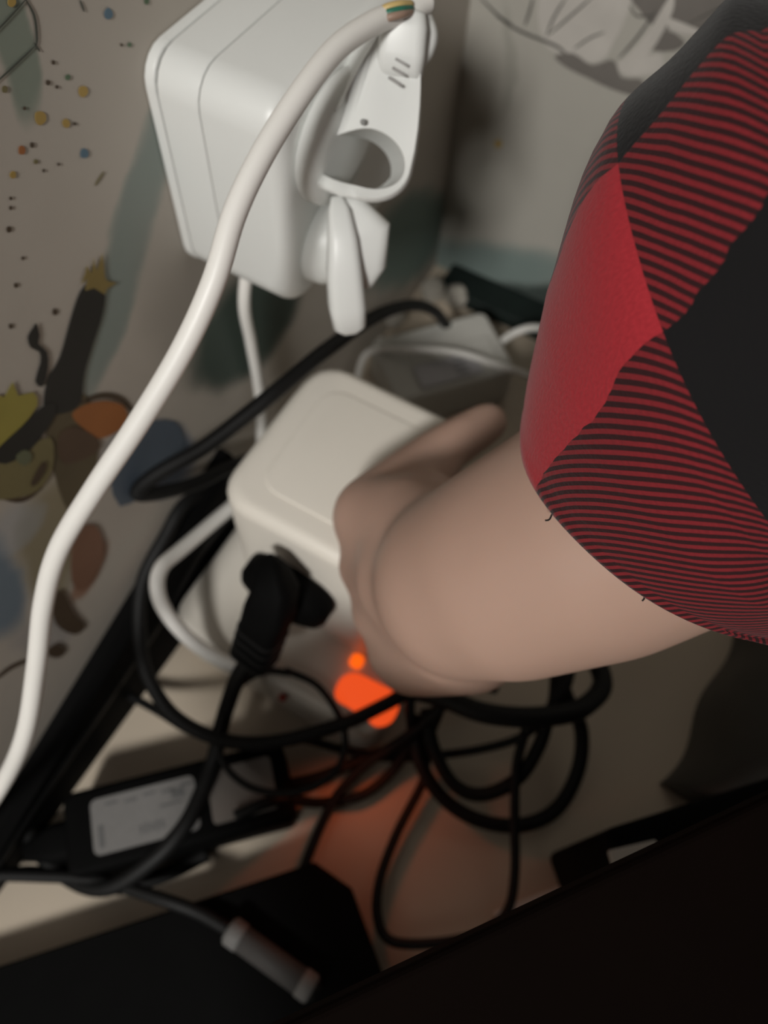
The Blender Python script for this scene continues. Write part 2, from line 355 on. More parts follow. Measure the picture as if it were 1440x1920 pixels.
# cable that ends in the grey barrel connector on the black box
root = empty('connector_cable', Z(430, 1745, BH), 'black cable running left to right into a grey barrel connector on the black box', 'cable')
obj('cable', tube([Z(-60, 1640, .012), Z(60, 1642, .014), Z(180, 1650, .018), Z(300, 1685, BH + .004), Z(370, 1710, BH + .005), Z(428, 1742, BH + .006)], .0030, 10), BLACK, root)
a, b = Z(428, 1742, BH + .0062), Z(588, 1858, BH + .0062); dr = b - a
obj('collar', tube([a, a + dr * .03, a + dr * .15, a + dr * .18], [.0045, .0060, .0060, .005], 16, raw=True), METAL, root)
obj('barrel', tube([a + dr * .13, a + dr * .15, a + dr * .85, a + dr * .87], [.004, .0055, .0055, .004], 16, raw=True), mat('dark_grey_barrel', (.085, .08, .078), .6, spec=.2), root)
obj('collar', tube([a + dr * .84, a + dr * .86, a + dr * .97, a + dr], [.005, .0060, .0060, .0045], 16, raw=True), METAL, root)
obj('tip', tube([a + dr * .99, a + dr * 1.0, a + dr * 1.06], [.005, .005, .0035], 12, raw=True), BLACK, root)

# ---------------------------------------------------------------- power cube on the wall
YA, YB, ZA, ZB = .158, .241, .2005, .2805
MC = frame((0, (YA + YB) / 2, (ZA + ZB) / 2), (1, 0, 0), (0, 1, 0))
WY, WZ = YB - YA, ZB - ZA
pc = empty('wall_power_cube', (0, (YA + YB) / 2, ZA), 'boxy white power cube adapter plugged into the mural wall', 'power adapter')
obj('back_plate', rbox(MC, WY, WZ, .0002, .0042, .010, .001, .0008), WHITE, pc, auto=.7)
obj('seam', rbox(MC, WY - .0016, WZ - .0016, .0040, .0052, .009, 0, 0), SEAM, pc, False)
obj('rear_shell', rbox(MC, WY, WZ, .0049, .0192, .011, .0004, .0004), WHITE, pc, auto=.7)
obj('seam', rbox(MC, WY - .0012, WZ - .0012, .0190, .0198, .010, 0, 0), SEAM, pc, False)
obj('front_shell', rbox(MC, WY, WZ, .0196, .0465, .011, .0004, .006, fs=6), WHITE, pc, auto=.7)
def socket(M, par, r=.0195):
    rim = [(r * math.cos(i * math.pi / 16), r * math.sin(i * math.pi / 16)) for i in range(32)]
    sc = lambda k: [(x * k, y * k) for x, y in rim]
    s = obj('socket_rim', stack(M, [(sc(1), -.0005), (sc(1), .0008), (sc(.93), .0010), (sc(.92), .0002), (sc(.9), .0002)]), WHITE, par, auto=.6)
    return s

# ring-handled plug with its torn white lead
pe = X(650, 250, .0475)
rp = empty('ring_handle_plug', pe, 'white plug with an open finger-ring handle and thick white lead on the power cube', 'plug')
# base plate against the cube, rounded
Mp = frame((.0466, .1835, .2580), (1, 0, 0), (0, .93, .36))
circ = lambda a, b, n=28: [(a * math.cos(2 * math.pi * i / n), b * math.sin(2 * math.pi * i / n)) for i in range(n)]
obj('base_plate', stack(Mp, [(circ(.0195, .0165), 0), (circ(.0210, .0180), .0015), (circ(.0210, .0180), .0055), (circ(.0200, .0170), .0072), (circ(.0155, .0125), .0080)]), WHITE, rp)
# teardrop handle: a thick-walled hood with a through hole, facing up and towards the room
hc = dp(690, 300, .2275)
up_t = (dp(752, 70, .225) - hc).normalized()
ax_t = (CAM - hc).normalized(); ax_t = (ax_t + Vector((.10, -.25, .15))).normalized()
ax_t = (ax_t - up_t * ax_t.dot(up_t)).normalized(); sd = up_t.cross(ax_t).normalized()
if sd.dot(R.col[0]) < 0: sd = -sd
def tear(ro, n=40, neck=.0065, top=.040):
    out = []
    for i in range(n):
        a = -math.pi / 2 + 2 * math.pi * i / n
        x, y = ro * math.cos(a), ro * math.sin(a)
        if y > 0:
            t = math.sin(a); y = t ** 1.0 * top; wdt = neck + (ro - neck) * (1 - min(1, t * 1.0)) ** 1.0
            wdt = neck + (ro - neck) * max(0, math.cos(min(math.pi / 2, t * math.pi * .62))) ; 
            x = math.copysign(min(abs(wdt), ro), math.cos(a)) * (1 if t < .93 else (1 - (t - .93) / .07 * .5))
        out.append((x, y))
    return out
def ell(rx_, ry_, n=40, oy=0): return [(rx_ * math.cos(-math.pi / 2 + 2 * math.pi * i / n), ry_ * math.sin(-math.pi / 2 + 2 * math.pi * i / n) + oy) for i in range(n)]
Mt = Matrix((sd, up_t, ax_t)).transposed().to_4x4(); Mt.translation = hc
def hood():
    n = 40; V, Fc = [], []
    # outer loop front->back (back leans towards the plate), then inner loop back->front
    D = .019; lean = (Vector((.0466, .198, .2565)) - hc); ln = Vector((lean.dot(sd), lean.dot(up_t), 0)); 
    rings = [(ell(.0108, .0088, n), -.0004, 0), (tear(.0122), .0006, 0), (tear(.0132), -.0008, 0), (tear(.0134, neck=.0072), -.006, .15), (tear(.0138, neck=.0085), -.013, .4), (tear(.0142, neck=.010), -D, .62),
             (ell(.0104, .0085, n), -D, .30), (ell(.0106, .0087, n), -.010, .15), (ell(.0108, .0088, n), -.0004, 0)]
    for p, z, k in rings:
        for (x, y) in p:
            f = max(0, min(1, -x / .010)) * max(0, min(1, (.013 - y) / .010)); f = f * f * (3 - 2 * f)
            V.append(Mt @ Vector((x * (1 + .55 * f) + ln.x * k, y * (.86 if y < 0 else 1) + ln.y * k * .55 + .001 * f, z - .012 * f * (1 if k < .4 else .3))))
    for i in range(len(rings) - 1):
        for k in range(n): Fc.append((i * n + k, i * n + (k + 1) % n, (i + 1) * n + (k + 1) % n, (i + 1) * n + k))
    return V, Fc
rg = obj('ring_handle', hood(), WHITE, rp, auto=1.0)
neck = []
for i in range(3):   # grip ribs at the neck
    ra, rb_ = [((742, 110), (767, 125)), ((736, 127), (762, 143)), ((729, 145), (754, 162))][i]
    obj('grip_rib', tube([dp(ra[0], ra[1], .2232), dp(rb_[0], rb_[1], .2232)], .00042, 6, 2), mat('rib_grey', (.33, .32, .31), .6), rg)
obj('screw_hole', tube([dp(681, 229, .2256), dp(681, 229, .2250)], .0009, 8, 1), SEAM, rg)
# strain relief, torn jacket and lead
top = dp(748, 40, .222)
obj('strain_relief', stack(frame(dp(752, 110, .2275), (dp(760, 30, .2215) - dp(752, 110, .2275)), sd), [(rrect(.0135, .010, .003), -.004), (rrect(.0135, .0105, .003), .002), (rrect(.013, .010, .003), .008), (rrect(.011, .009, .003), .0115), (rrect(.006, .005, .002), .0125)]), WHITE, rp)
obj('cracked_collar', tube([dp(778, 10, .226), dp(800, 62, .2285), dp(795, 95, .230), dp(776, 130, .230), dp(762, 165, .229)], [.003, .0032, .003, .0022, .001], 8), WHITE, rp)
lead = [(800, 4, .224), (775, 14, .2215), (742, 26, .2185), (695, 46, .213), (630, 92, .206), (562, 178, .200), (492, 290, .197), (440, 400, .197), (400, 530, .200), (340, 660, .206), (255, 800, .214), (175, 920, .222), (110, 1030, .232), (82, 1130, .243), (68, 1250, .256), (48, 1370, .27), (10, 1460, .285), (-60, 1560, .30), (-190, 1700, .325)]
obj('lead', tube([dp(*p) for p in lead] + [Vector((.020, -.155, .085)), Vector((.030, -.20, .012)), Vector((.045, -.30, .0035)), Vector((.05, -.42, .0035))], .0031, 16, 8), WHITE2, rp, label='thick white round lead')
ww = [mat('wire_yellow', (.55, .40, .16), .5), mat('wire_green', (.02, .14, .09), .5), mat('wire_brown', (.30, .20, .15), .5)]
for k, (dx, dy, mm) in enumerate([(-6, -6, ww[0]), (0, 2, ww[1]), (2, 9, ww[2])]):
    P = [dp(714 + dx * .4, 30 + dy, .2158), dp(728 + dx * .4, 22 + dy * 1.2, .2135), dp(752 + dx * .4, 16 + dy * 1.2, .2140), dp(770, 14 + dy, .2175)]
    obj('exposed_wire', tube(P, .0011, 8), mm, rp, label=['yellow exposed wire', 'green exposed wire', 'brown exposed wire'][k])

# lower right-angle white plug
lp = empty('angled_plug', X(610, 445, .047), 'white right-angle plug below the ring-handled plug, its tail pointing down', 'plug')
pc2 = X(606, 440, .0466)
Ml = frame(pc2, (1, 0, 0), (0, .8, .6))
obj('base_plate', stack(Ml, [(circ(.015, .0125), -.0002), (circ(.016, .0135), .001), (circ(.0155, .013), .006), (circ(.013, .011), .010), (circ(.009, .0075), .0145)]), WHITE, lp)
def loft(secs, nrm_up, w=None):
    # secs: (center, half-width, half-thick), rounded rectangles perpendicular to the path
    P = [s[0] for s in secs]; V, Fc = [], []; N = None
    for i, (c, a, b) in enumerate(secs):
        t = (P[min(i + 1, len(P) - 1)] - P[max(0, i - 1)]).normalized(); u = Vector(nrm_up); u = (u - t * u.dot(t)).normalized(); v = t.cross(u)
        pr = rrect(2 * a, 2 * b, min(a, b) * .55, 4); N = len(pr)
        for (x, y) in pr: V.append(c + v * x + u * y)
    for i in range(len(secs) - 1):
        for k in range(N): Fc.append((i * N + k, i * N + (k + 1) % N, (i + 1) * N + (k + 1) % N, (i + 1) * N + k))
    Fc += [tuple(range(N))[::-1], tuple((len(secs) - 1) * N + k for k in range(N))]; return V, Fc
obj('shoulder', loft([(dp(625, 415, .2555), .006, .007), (dp(650, 418, .2555), .0085, .0085), (dp(678, 440, .257), .009, .0085), (dp(682, 490, .262), .007, .0075), (dp(676, 525, .267), .004, .005)], ax_t), WHITE, lp, auto=.9)
obj('tail', loft([(dp(632, 375, .2485), .002, .002), (dp(636, 400, .2475), .0035, .004), (dp(642, 450, .2495), .0046, .0055), (dp(645, 510, .255), .0056, .006), (dp(650, 570, .262), .0060, .006), (dp(654, 604, .267), .0054, .0055), (dp(655, 616, .269), .003, .0035)], ax_t), WHITE, lp, auto=.9)
obj('lead', tube([dp(655, 600, .272), dp(656, 603, .32), dp(657, 606, .38), dp(657, 612, .43), Z(662, 620, .0032), Z(720, 640, .0028), Z(760, 630, .0028)], .0024, 10), WHITE2, lp)

# thin white lead hanging behind the cube
cable('white_cable', [Vector((.012, .185, .205)), X(458, 560, .010), X(470, 640, .008), X(484, 720, .007), X(490, 800, .010), Vector((.008, .16, .008))], .0026, WHITE2, 'thin white cable hanging straight down the wall under the power cube')

# ---------------------------------------------------------------- held power cube, its base with the lit switch
XA, XB, Y0, Y1 = .0355, .116, .107, .190
MB = frame(((XA + XB) / 2, (Y0 + Y1) / 2, 0), (0, 0, 1), (1, 0, 0))
BX0, BX1, BY0, BY1 = .014, .133, .074, .192
MBASE = frame(((BX0 + BX1) / 2, (BY0 + BY1) / 2, 0), (0, 0, 1), (1, 0, 0))
ps = empty('power_strip_base', ((BX0 + BX1) / 2, (BY0 + BY1) / 2, 0), 'white power strip block on the floor with a glowing orange switch', 'power strip')
obj('body', rbox(MBASE, BX1 - BX0, BY1 - BY0, .0004, .045, .014, .003, .005), CREAM, ps, auto=.7)
ORNG = mat('glowing_orange', (.30, .05, .01), .5, 0, emit=(.80, .075, .012), estr=1.0)
LEDM = mat('glowing_lamp', (.3, .05, .01), .5, 0, emit=(1.0, .12, .004), estr=1.1)
sw = obj('rocker_switch', rbox(frame(Z(687, 1312, .0445), (0, -.30, .95), (1, .05, 0)), .031, .0185, -.003, .0028, .008, 0, .0015), ORNG, ps, auto=.7, label='glowing orange rocker switch')
obj('indicator_lamp', rbox(frame(Z(669, 1241, .045), (0, 0, 1), (1, 0, 0)), .0062, .0065, 0, .0035, .002, 0, .0015), LEDM, ps, auto=.7, label='bright orange indicator lamp')
obj('red_mark', tube([Y(530, 1308, .0722), Y(530, 1308, .0712)], .002, 10, 1), mat('dull_red', (.30, .03, .02), .5), ps, label='small dull red button')
lg = bpy.data.lights.new('switch_glow', 'SPOT'); lg.energy = .024; lg.color = (1, .17, .045); lg.shadow_soft_size = .003; lg.spot_size = math.radians(165); lg.spot_blend = .6
lo = bpy.data.objects.new('switch_glow', lg); C.objects.link(lo); lo.parent = ps; lo.location = Vector((.1300, BY0 - .0045, .0465)) - Vector(ps.location)
lo.rotation_euler = Vector((.58, -.72, -.38)).to_track_quat('-Z', 'Y').to_euler()

hp = empty('held_power_cube', ((XA + XB) / 2, (Y0 + Y1) / 2, .045), 'cream white power cube gripped by the hand, standing on the power strip', 'power adapter')
obj('foot', rbox(MB, XB - XA - .002, Y1 - Y0 - .002, .0452, .0590, .013, 0, 0), CREAM, hp, auto=.7)
obj('seam', rbox(MB, XB - XA - .0035, Y1 - Y0 - .0035, .0588, .0602, .013, 0, 0), SEAM, hp, False)
obj('shell', rbox(MB, XB - XA, Y1 - Y0, .0600, .140, .015, .0005, .006, fs=6), CREAM, hp, auto=.7)
obj('face_panel', rbox(MB, XB - XA - .026, Y1 - Y0 - .026, .1395, .1406, .010, 0, .0006), CREAM, hp, auto=.7)
# front socket well for the black plug
fcen = Vector((.0725, Y0, .093))
obj('socket_rim', stack(frame(fcen, (0, -1, 0), (1, 0, 0)), [(circ(.0195, .0195), -.0005), (circ(.0195, .0195), .0006), (circ(.0185, .0185), .0006), (circ(.018, .018), -.0002)]), CREAM, hp, auto=.6)

bp = empty('black_plug', fcen, 'black right-angle mains plug in the front of the cream power cube', 'plug')
obj('flange', stack(frame(fcen + Vector((.000, -.0008, .004)), (0, -1, 0), (1, 0, -.10)), [(circ(.0205, .0165), 0), (circ(.0215, .0175), .001), (circ(.0215, .0175), .009), (circ(.0195, .0155), .012), (circ(.012, .011), .0145)]), BLACKP, bp)
q0 = fcen + Vector((-.004, -.004, .004)); q1 = Y(520, 1110, .090); q2 = Y(498, 1165, .082); q3 = Y(478, 1225, .074)
obj('plug_body', loft([(Y(502, 1048, .098), .0035, .004), (Y(510, 1068, .095), .006, .007), (Y(516, 1100, .090), .0080, .0085), (Y(507, 1140, .085), .0095, .0085), (q2, .0093, .008), (q3, .0085, .007), (Y(474, 1236, .0725), .006, .005)], (0, -.6, .8)), BLACKP, bp, auto=.9)
for k in range(4):
    c = q2.lerp(q3, .25 + k * .25)
    obj('strain_rib', loft([(c - (q3 - q2).normalized() * .0011, .0098, .0082), (c + (q3 - q2).normalized() * .0011, .0098, .0082)], (0, -.6, .8)), BLACK, bp, False)
obj('cable', tube([q3, Y(446, 1270, .064), Z(418, 1350, .045), Z(402, 1420, .036), Z(380, 1480, .034), Z(345, 1550, .034), Z(290, 1610, .030), Z(200, 1665, .02), Z(120, 1640, .012), Z(40, 1560, .008)], .0038, 12), BLACK, bp)
wc = cable('white_loop_cable', [Vector((.033, .150, .075)), Vector((.026, .146, .080)), Z(345, 1026, .087), Z(300, 1070, .090), Z(300, 1125, .084), Z(338, 1182, .068), Z(392, 1226, .054), Z(450, 1250, .0485), Z(520, 1250, .0485)], .0034, WHITE2, 'thick white cable looping round the end of the power strip')

# ---------------------------------------------------------------- adapter box in the corner
ab = empty('adapter_box', Z(830, 690, 0), 'pale grey plastic adapter box lying in the corner behind the hand', 'power adapter')
ac = (Z(830, 668, .030)); adir = (Z(920, 605, .03) - Z(690, 665, .03)); adir.z = 0
MA = frame((ac.x, ac.y, 0), (0, 0, 1), adir)
PALEG = mat('pale_grey_plastic', (.55, .54, .50), .4, .03)
obj('case', rbox(MA, .078, .050, .001, .032, .005, .002, .003), PALEG, ab, auto=.7)
obj('rib', rbox(MA @ Matrix.Translation((.012, -.008, 0)), .040, .024, .0318, .0335, .003, 0, .0008), PALEG, ab, auto=.7)
la = obj('label', rbox(MA @ Matrix.Translation((-.002, -.013, 0)), .040, .017, .0333, .0338, .001, 0, 0), mat('lavender_label', (.45, .44, .46), .5, .1, 300), ab, False, label='pale lavender printed sticker')
for k in range(3): obj('print_mark', rbox(MA @ Matrix.Translation((.006, -.018 + k * .004, 0)), .008, .0016, .0337, .0340, .0003, 0, 0), mat('print_grey', (.22, .22, .23), .6), la, False)
cable('white_cable', [Vector((.012, .262, .02)), Z(690, 662, .030), Z(760, 655, .040), Z(850, 660, .042), Z(920, 680, .04), Z(985, 702, .034), Z(1050, 730, .02), Z(1130, 740, .004)], .0022, WHITE2, 'thin white cable lying across the pale grey adapter box')
cable('white_cable', [Z(925, 660, .018), Z(945, 637, .026), Z(975, 620, .034), Z(1010, 615, .034), Z(1060, 628, .022), Z(1120, 670, .004)], .0024, WHITE2, 'short white cable arching out of the adapter box toward the sleeve')
for k, (px, py, z, r, lb) in enumerate([(735, 590, .045, .009, 'pale crumpled paper ball nearest the black cable loop'), (812, 545, .010, .0085, 'pale crumpled paper ball highest in the corner'), (855, 556, .009, .008, 'pale crumpled paper ball right beside the corner cable end')]):
    bm = bmesh.new(); bmesh.ops.create_icosphere(bm, subdivisions=3, radius=r)
    c = Z(px, py, r if z < .02 else r); rnd = random.Random(k)
    ph = [rnd.uniform(0, 6) for _ in range(6)]
    for v in bm.verts:
        n = v.co.normalized(); v.co *= 1 + .10 * math.sin(n.x * 5 + ph[0]) * math.sin(n.y * 6 + ph[1]) + .06 * math.sin(n.z * 9 + ph[2]); v.co += Vector((c.x, c.y, 0))
    zm = min(v.co.z for v in bm.verts)
    V = [v.co - Vector((0, 0, zm - .0003)) for v in bm.verts]; Fc = [tuple(v.index for v in f.verts) for f in bm.faces]; bm.free()
    tag(obj('paper_ball', (V, Fc), mat('crumpled_paper', (.42, .39, .34), .8), None, False), lb, 'paper ball', 'paper balls in the corner')

# ---------------------------------------------------------------- laptop power brick
k0, k1, k2 = Z(118, 1488, .03), Z(500, 1392, .03), Z(160, 1640, .03)
kd = k1 - k0; kl = kd.length; kd.normalize(); kn = Vector((kd.y, -kd.x, 0)); kw = (k2 - k0).dot(kn)
kc = k0 + kd * (kl / 2 + .003) + kn * kw / 2; kc.z = 0
MK = frame(kc, (0, 0, 1), kd)
pbk = empty('power_brick', kc, 'black laptop power brick with a pale rating sticker on the floor', 'power adapter')
obj('case', rbox(MK, kl + .008, kw, .0004, .0300, .005, .002, .003), BLACKP, pbk, auto=.7)
lbm = mat('rating_sticker', (.17, .165, .16), .55, .12, 350)
lw = kl * .50
lb = obj('rating_label', rbox(MK @ Matrix.Translation((-kl * .5 + lw * .5 + .0085, 0, 0)), lw, kw * .66, .0299, .0304, .003, 0, 0), lbm, pbk, False, label='pale grey rating sticker with small print')
inkm = mat('sticker_ink', (.10, .10, .10), .6); ML = MK @ Matrix.Translation((-kl * .5 + lw * .5 + .0085, 0, 0))
ink = lambda x, y, w_, h_: obj('print_line', rbox(ML @ Matrix.Translation((x, y, 0)), w_, h_, .0303, .0306, .0002, 0, 0, 2), inkm, lb, False)
ink(-lw * .42, -kw * .12, .0022, kw * .26)
for k in range(5): ink(-lw * .05 + k * .0024, -kw * .16, .0012, kw * (.10 + .03 * (k % 2)))
for k in range(6): ink(-lw * .3 + k * .0085, kw * .24 - .001 * (k % 2), .0055, .0011)
ink(lw * .33, kw * .16, .006, .004); ink(lw * .25, kw * .05, .010, .001)
rb2 = obj('second_label', rbox(MK @ Matrix.Translation((kl * .5 - .018, 0, 0)), .030, kw * .66, .0299, .0304, .002, 0, 0), mat('taupe_sticker', (.17, .15, .135), .5, .08), pbk, False, label='dark beige end sticker')
obj('inlet_plug', loft([(kc - kd * (kl / 2 + .000) + Vector((0, 0, .014)), .009, .008), (kc - kd * (kl / 2 + .012) + Vector((0, 0, .014)), .009, .008), (kc - kd * (kl / 2 + .020) + Vector((0, 0, .013)), .006, .006), (kc - kd * (kl / 2 + .026) + Vector((0, 0, .012)), .004, .004)], (0, 0, 1)), BLACKP, pbk, auto=.8)
obj('output_cable', tube([kc + kd * (kl / 2 + .003) + Vector((0, 0, .013)), kc + kd * (kl / 2 + .018) + Vector((0, 0, .012)), Z(690, 1420, .012), Z(760, 1395, .018), Z(800, 1350, .022), Z(830, 1320, .02)], .0028, 10), BLACK, pbk)

# ---------------------------------------------------------------- black cables
Cb = lambda pts, r, label, **k: cable('black_cable', [Z(*p) for p in pts], r, BLACK, label, **k)
Cb([(870, 660, .006), (838, 612, .03), (815, 584, .055), (775, 572, .085), (710, 590, .120), (620, 650, .150), (540, 715, .158), (470, 772, .155), (380, 840, .145), (300, 885, .135), (258, 912, .128), (262, 926, .124), (310, 922, .115), (370, 905, .105), (420, 880, .095), (470, 860, .075)], .0033, 'black cable arching from the corner across the back edge of the cream cube')
Cb([(420, 905, .07), (350, 940, .085), (300, 1000, .080), (268, 1090, .070), (262, 1190, .06), (278, 1270, .055), (330, 1345, .05), (420, 1388, .047), (520, 1390, .047), (640, 1358, .05), (720, 1322, .052), (790, 1285, .05), (860, 1270, .03), (930, 1290, .02)], .0033, 'black cable sweeping in a wide arc below the power strip')
Cb([(390, 920, .05), (330, 1000, .052), (250, 1120, .040), (180, 1230, .035), (110, 1350, .03), (40, 1470, .026), (-40, 1600, .02)], .0060, 'thickest black cable lying along the foot of the painted wall')
Cb([(400, 950, .03), (345, 1040, .035), (290, 1110, .025), (215, 1210, .018), (140, 1340, .014), (75, 1440, .012), (30, 1540, .010), (-30, 1660, .010)], .0050, 'black cable on the floor beside the thickest wall cable')
Cb([(535, 1256, .0485), (600, 1290, .050), (646, 1370, .050), (630, 1445, .046), (560, 1484, .042), (480, 1480, .040), (425, 1440, .042), (410, 1380, .048), (436, 1300, .053), (490, 1260, .053), (545, 1262, .054)], .0017, 'thin black cord making a round loop in front of the orange switch')
Cb([(225, 1295, .012), (290, 1330, .020), (370, 1375, .038), (470, 1390, .040), (560, 1385, .030), (640, 1405, .012), (720, 1420, .010), (800, 1418, .012), (900, 1405, .02), (980, 1380, .03), (1030, 1330, .04), (1040, 1260, .045)], .0022, 'thin black cable crossing the floor from the wall to the coil under the wrist')
Cb([(800, 1330, .04), (812, 1400, .032), (850, 1470, .024), (905, 1490, .022), (970, 1460, .026), (1010, 1400, .034), (1030, 1340, .045), (1060, 1280, .05), (1070, 1230, .05)], .0034, 'inner turn of the black cable coil under the wrist')
Cb([(780, 1340, .030), (785, 1420, .024), (825, 1490, .016), (890, 1535, .012), (970, 1548, .010), (1040, 1520, .012), (1082, 1450, .02), (1090, 1370, .03), (1060, 1300, .045), (1040, 1230, .05)], .0036, 'outer turn of the black cable coil under the wrist')
Cb([(760, 1290, .045), (830, 1308, .055), (900, 1335, .060), (980, 1345, .062), (1060, 1338, .062), (1105, 1318, .060), (1130, 1280, .055), (1110, 1220, .05)], .0048, 'thick black cable passing straight under the forearm')
Cb([(830, 1320, .03), (800, 1400, .018), (795, 1460, .012), (745, 1560, .010), (712, 1650, .009), (708, 1720, .009), (735, 1765, .010), (820, 1768, .012), (900, 1750, .014), (950, 1710, .016), (965, 1640, .016), (965, 1540, .022), (968, 1440, .032), (985, 1370, .045)], .0024, 'thin black cable hanging in a long loop over the orange-lit floor')
Cb([(830, 1325, .05), (770, 1375, .035), (690, 1430, .018), (640, 1480, .012), (610, 1530, .010), (580, 1600, .008), (560, 1660, .006)], .0024, 'black cable running from under the hand down to the black box')
Cb([(770, 1290, .05), (768, 1330, .046), (770, 1380, .03), (740, 1440, .012), (680, 1490, .008), (600, 1505, .006), (520, 1500, .032), (440, 1530, .034)], .0026, 'black cable dropping from the palm and bending back over the power brick')
Cb([(40, 1470, .012), (50, 1540, .012), (75, 1600, .012), (140, 1650, .012), (230, 1660, .012), (310, 1640, .008), (390, 1600, .006)], .0036, 'black cable bending around the near end of the power brick')
Cb([(-40, 1655, .012), (40, 1635, .010), (110, 1640, .008), (170, 1655, .006), (230, 1668, .006)], .0028, 'short black cable entering at the left edge below the power brick')

# ---------------------------------------------------------------- right-hand clutter
bagm = mat('dark_grey_film', (.055, .052, .048), .35, .35, 30, bump=.3)
def bag():
    n, mm = 30, 22; V, Fc = [], []
    P0, P1 = Z(1235, 1470, 0), Z(1400, 1120, 0)
    u = (P1 - P0); ul = u.length; u.normalize(); v = Vector((u.y, -u.x, 0))
    for i in range(n):
        a = i / (n - 1)
        for j in range(mm):
            b = j / (mm - 1); h = .085 * math.sin(math.pi * min(1, b * 1.02)) ** .6 * math.sin(math.pi * (0.08 + a * .84)) ** .5
            wob = .003 * math.sin(a * 11 + b * 5) + .003 * math.sin(b * 19 + a * 4)
            p = P0 + u * (a * ul) + v * (b * .16 + wob); V.append(Vector((p.x, p.y, max(.0006, h + wob * (h > .01)))))
    top = len(V)
    for i in range(n - 1):
        for j in range(mm - 1): Fc.append((i * mm + j, i * mm + j + 1, (i + 1) * mm + j + 1, (i + 1) * mm + j))
    base = [Vector((p.x, p.y, .0003)) for p in V]
    rim = [i * mm for i in range(n)] + [(n - 1) * mm + j for j in range(1, mm)] + [i * mm + mm - 1 for i in range(n - 2, -1, -1)] + [j for j in range(mm - 2, 0, -1)]
    off = len(V); V += [base[i] for i in rim]; k = len(rim)
    for i in range(k): Fc.append((rim[i], rim[(i + 1) % k], off + (i + 1) % k, off + i))
    Fc.append(tuple(off + i for i in range(k))); return V, Fc
tag(obj('plastic_bag', bag(), bagm), 'dark grey crumpled plastic bag on the floor behind the desk, right of the coil', 'bag')
t0, t1 = Z(1140, 1570, .10), Z(1440, 1475, .10); td = (t1 - t0).normalized()
blk = empty('black_adapter', (t0.x, t0.y, .0), 'long black plastic bar with a white end tag beside the desk edge', 'adapter')
tcn = t0 + td * .055 + Vector((td.y, -td.x, 0)) * .012; tcn.z = 0
MTB = frame(tcn, (0, 0, 1), td)
obj('case', rbox(MTB, .11, .030, .0004, .10, .004, .001, .003), BLACKP, blk, auto=.7)
q = Z(1192, 1603, .102); MT2 = frame((q.x, q.y, .1002), (0, 0, 1), Z(1240, 1590, .1) - Z(1145, 1612, .1))
obj('end_tag', rbox(MT2, .019, .007, 0, .0018, .001, 0, .0005), mat('tag_white', (.55, .52, .48), .5), blk, False, label='small white tag')
strip_p = [Z(930, 1738, .03), Z(1010, 1712, .03), Z(1080, 1680, .03), Z(1140, 1658, .03), Z(1200, 1650, .03)]
sv = Vector((0, 0, 0))
def ribbon(P, wv, t):
    P = catmull(P, 5); V, Fc = [], []; N = len(P)
    for i, p in enumerate(P):
        d = (P[min(i + 1, N - 1)] - P[max(0, i - 1)]).normalized(); s = Vector((d.y, -d.x, 0)).normalized() * wv / 2
        V += [p - s, p + s, p + s + Vector((0, 0, t)), p - s + Vector((0, 0, t))]
    for i in range(N - 1):
        for k in range(4): Fc.append((4 * i + k, 4 * i + (k + 1) % 4, 4 * i + 4 + (k + 1) % 4, 4 * i + 4 + k))
    Fc += [(3, 2, 1, 0), tuple(4 * (N - 1) + k for k in range(4))]; return V, Fc
strip_p = [Vector((p.x, p.y, .0004)) for p in [Z(930, 1722, 0), Z(1010, 1690, 0), Z(1080, 1664, 0), Z(1140, 1645, 0), Z(1200, 1635, 0)]]
tag(obj('white_strip', ribbon(strip_p, .006, .002), mat('strip_white', (.8, .77, .72), .5), None, False), 'thin white plastic strip on the floor along the dark desk edge', 'strip')

# ---------------------------------------------------------------- person: forearm, hand and plaid sleeve
def capsule_chain(pts, n=10):
    # pts: (px, py, depth, radius) -> closed tapered capsules
    out = []; W = [(dp(a, b, c), r) for a, b, c, r in pts]
    for (p, r), (q, s) in zip(W[:-1], W[1:]):
        d = (q - p); L = d.length; t = d.normalized(); P, Rr = [], []
        for k in range(7): a = math.pi / 2 * k / 6; P.append(p - t * r * math.cos(a)); Rr.append(max(r * math.sin(a), 1e-4))
        for k in range(7): a = math.pi / 2 * k / 6; P.append(q + t * s * math.sin(a)); Rr.append(max(s * math.cos(a), 1e-4))
        V, Fc = [], []; u = Vector((0, 0, 1)) if abs(t.z) < .9 else Vector((1, 0, 0)); u = (u - t * u.dot(t)).normalized(); v = t.cross(u); S = 20
        for c, rr in zip(P, Rr):
            for k in range(S): a = 2 * math.pi * k / S; V.append(c + (u * math.cos(a) + v * math.sin(a)) * rr)
        for i in range(len(P) - 1):
            for k in range(S): Fc.append((i * S + k, i * S + (k + 1) % S, (i + 1) * S + (k + 1) % S, (i + 1) * S + k))
        Fc += [tuple(range(S))[::-1], tuple((len(P) - 1) * S + k for k in range(S))]
        out.append((V, Fc))
    return join(*out)
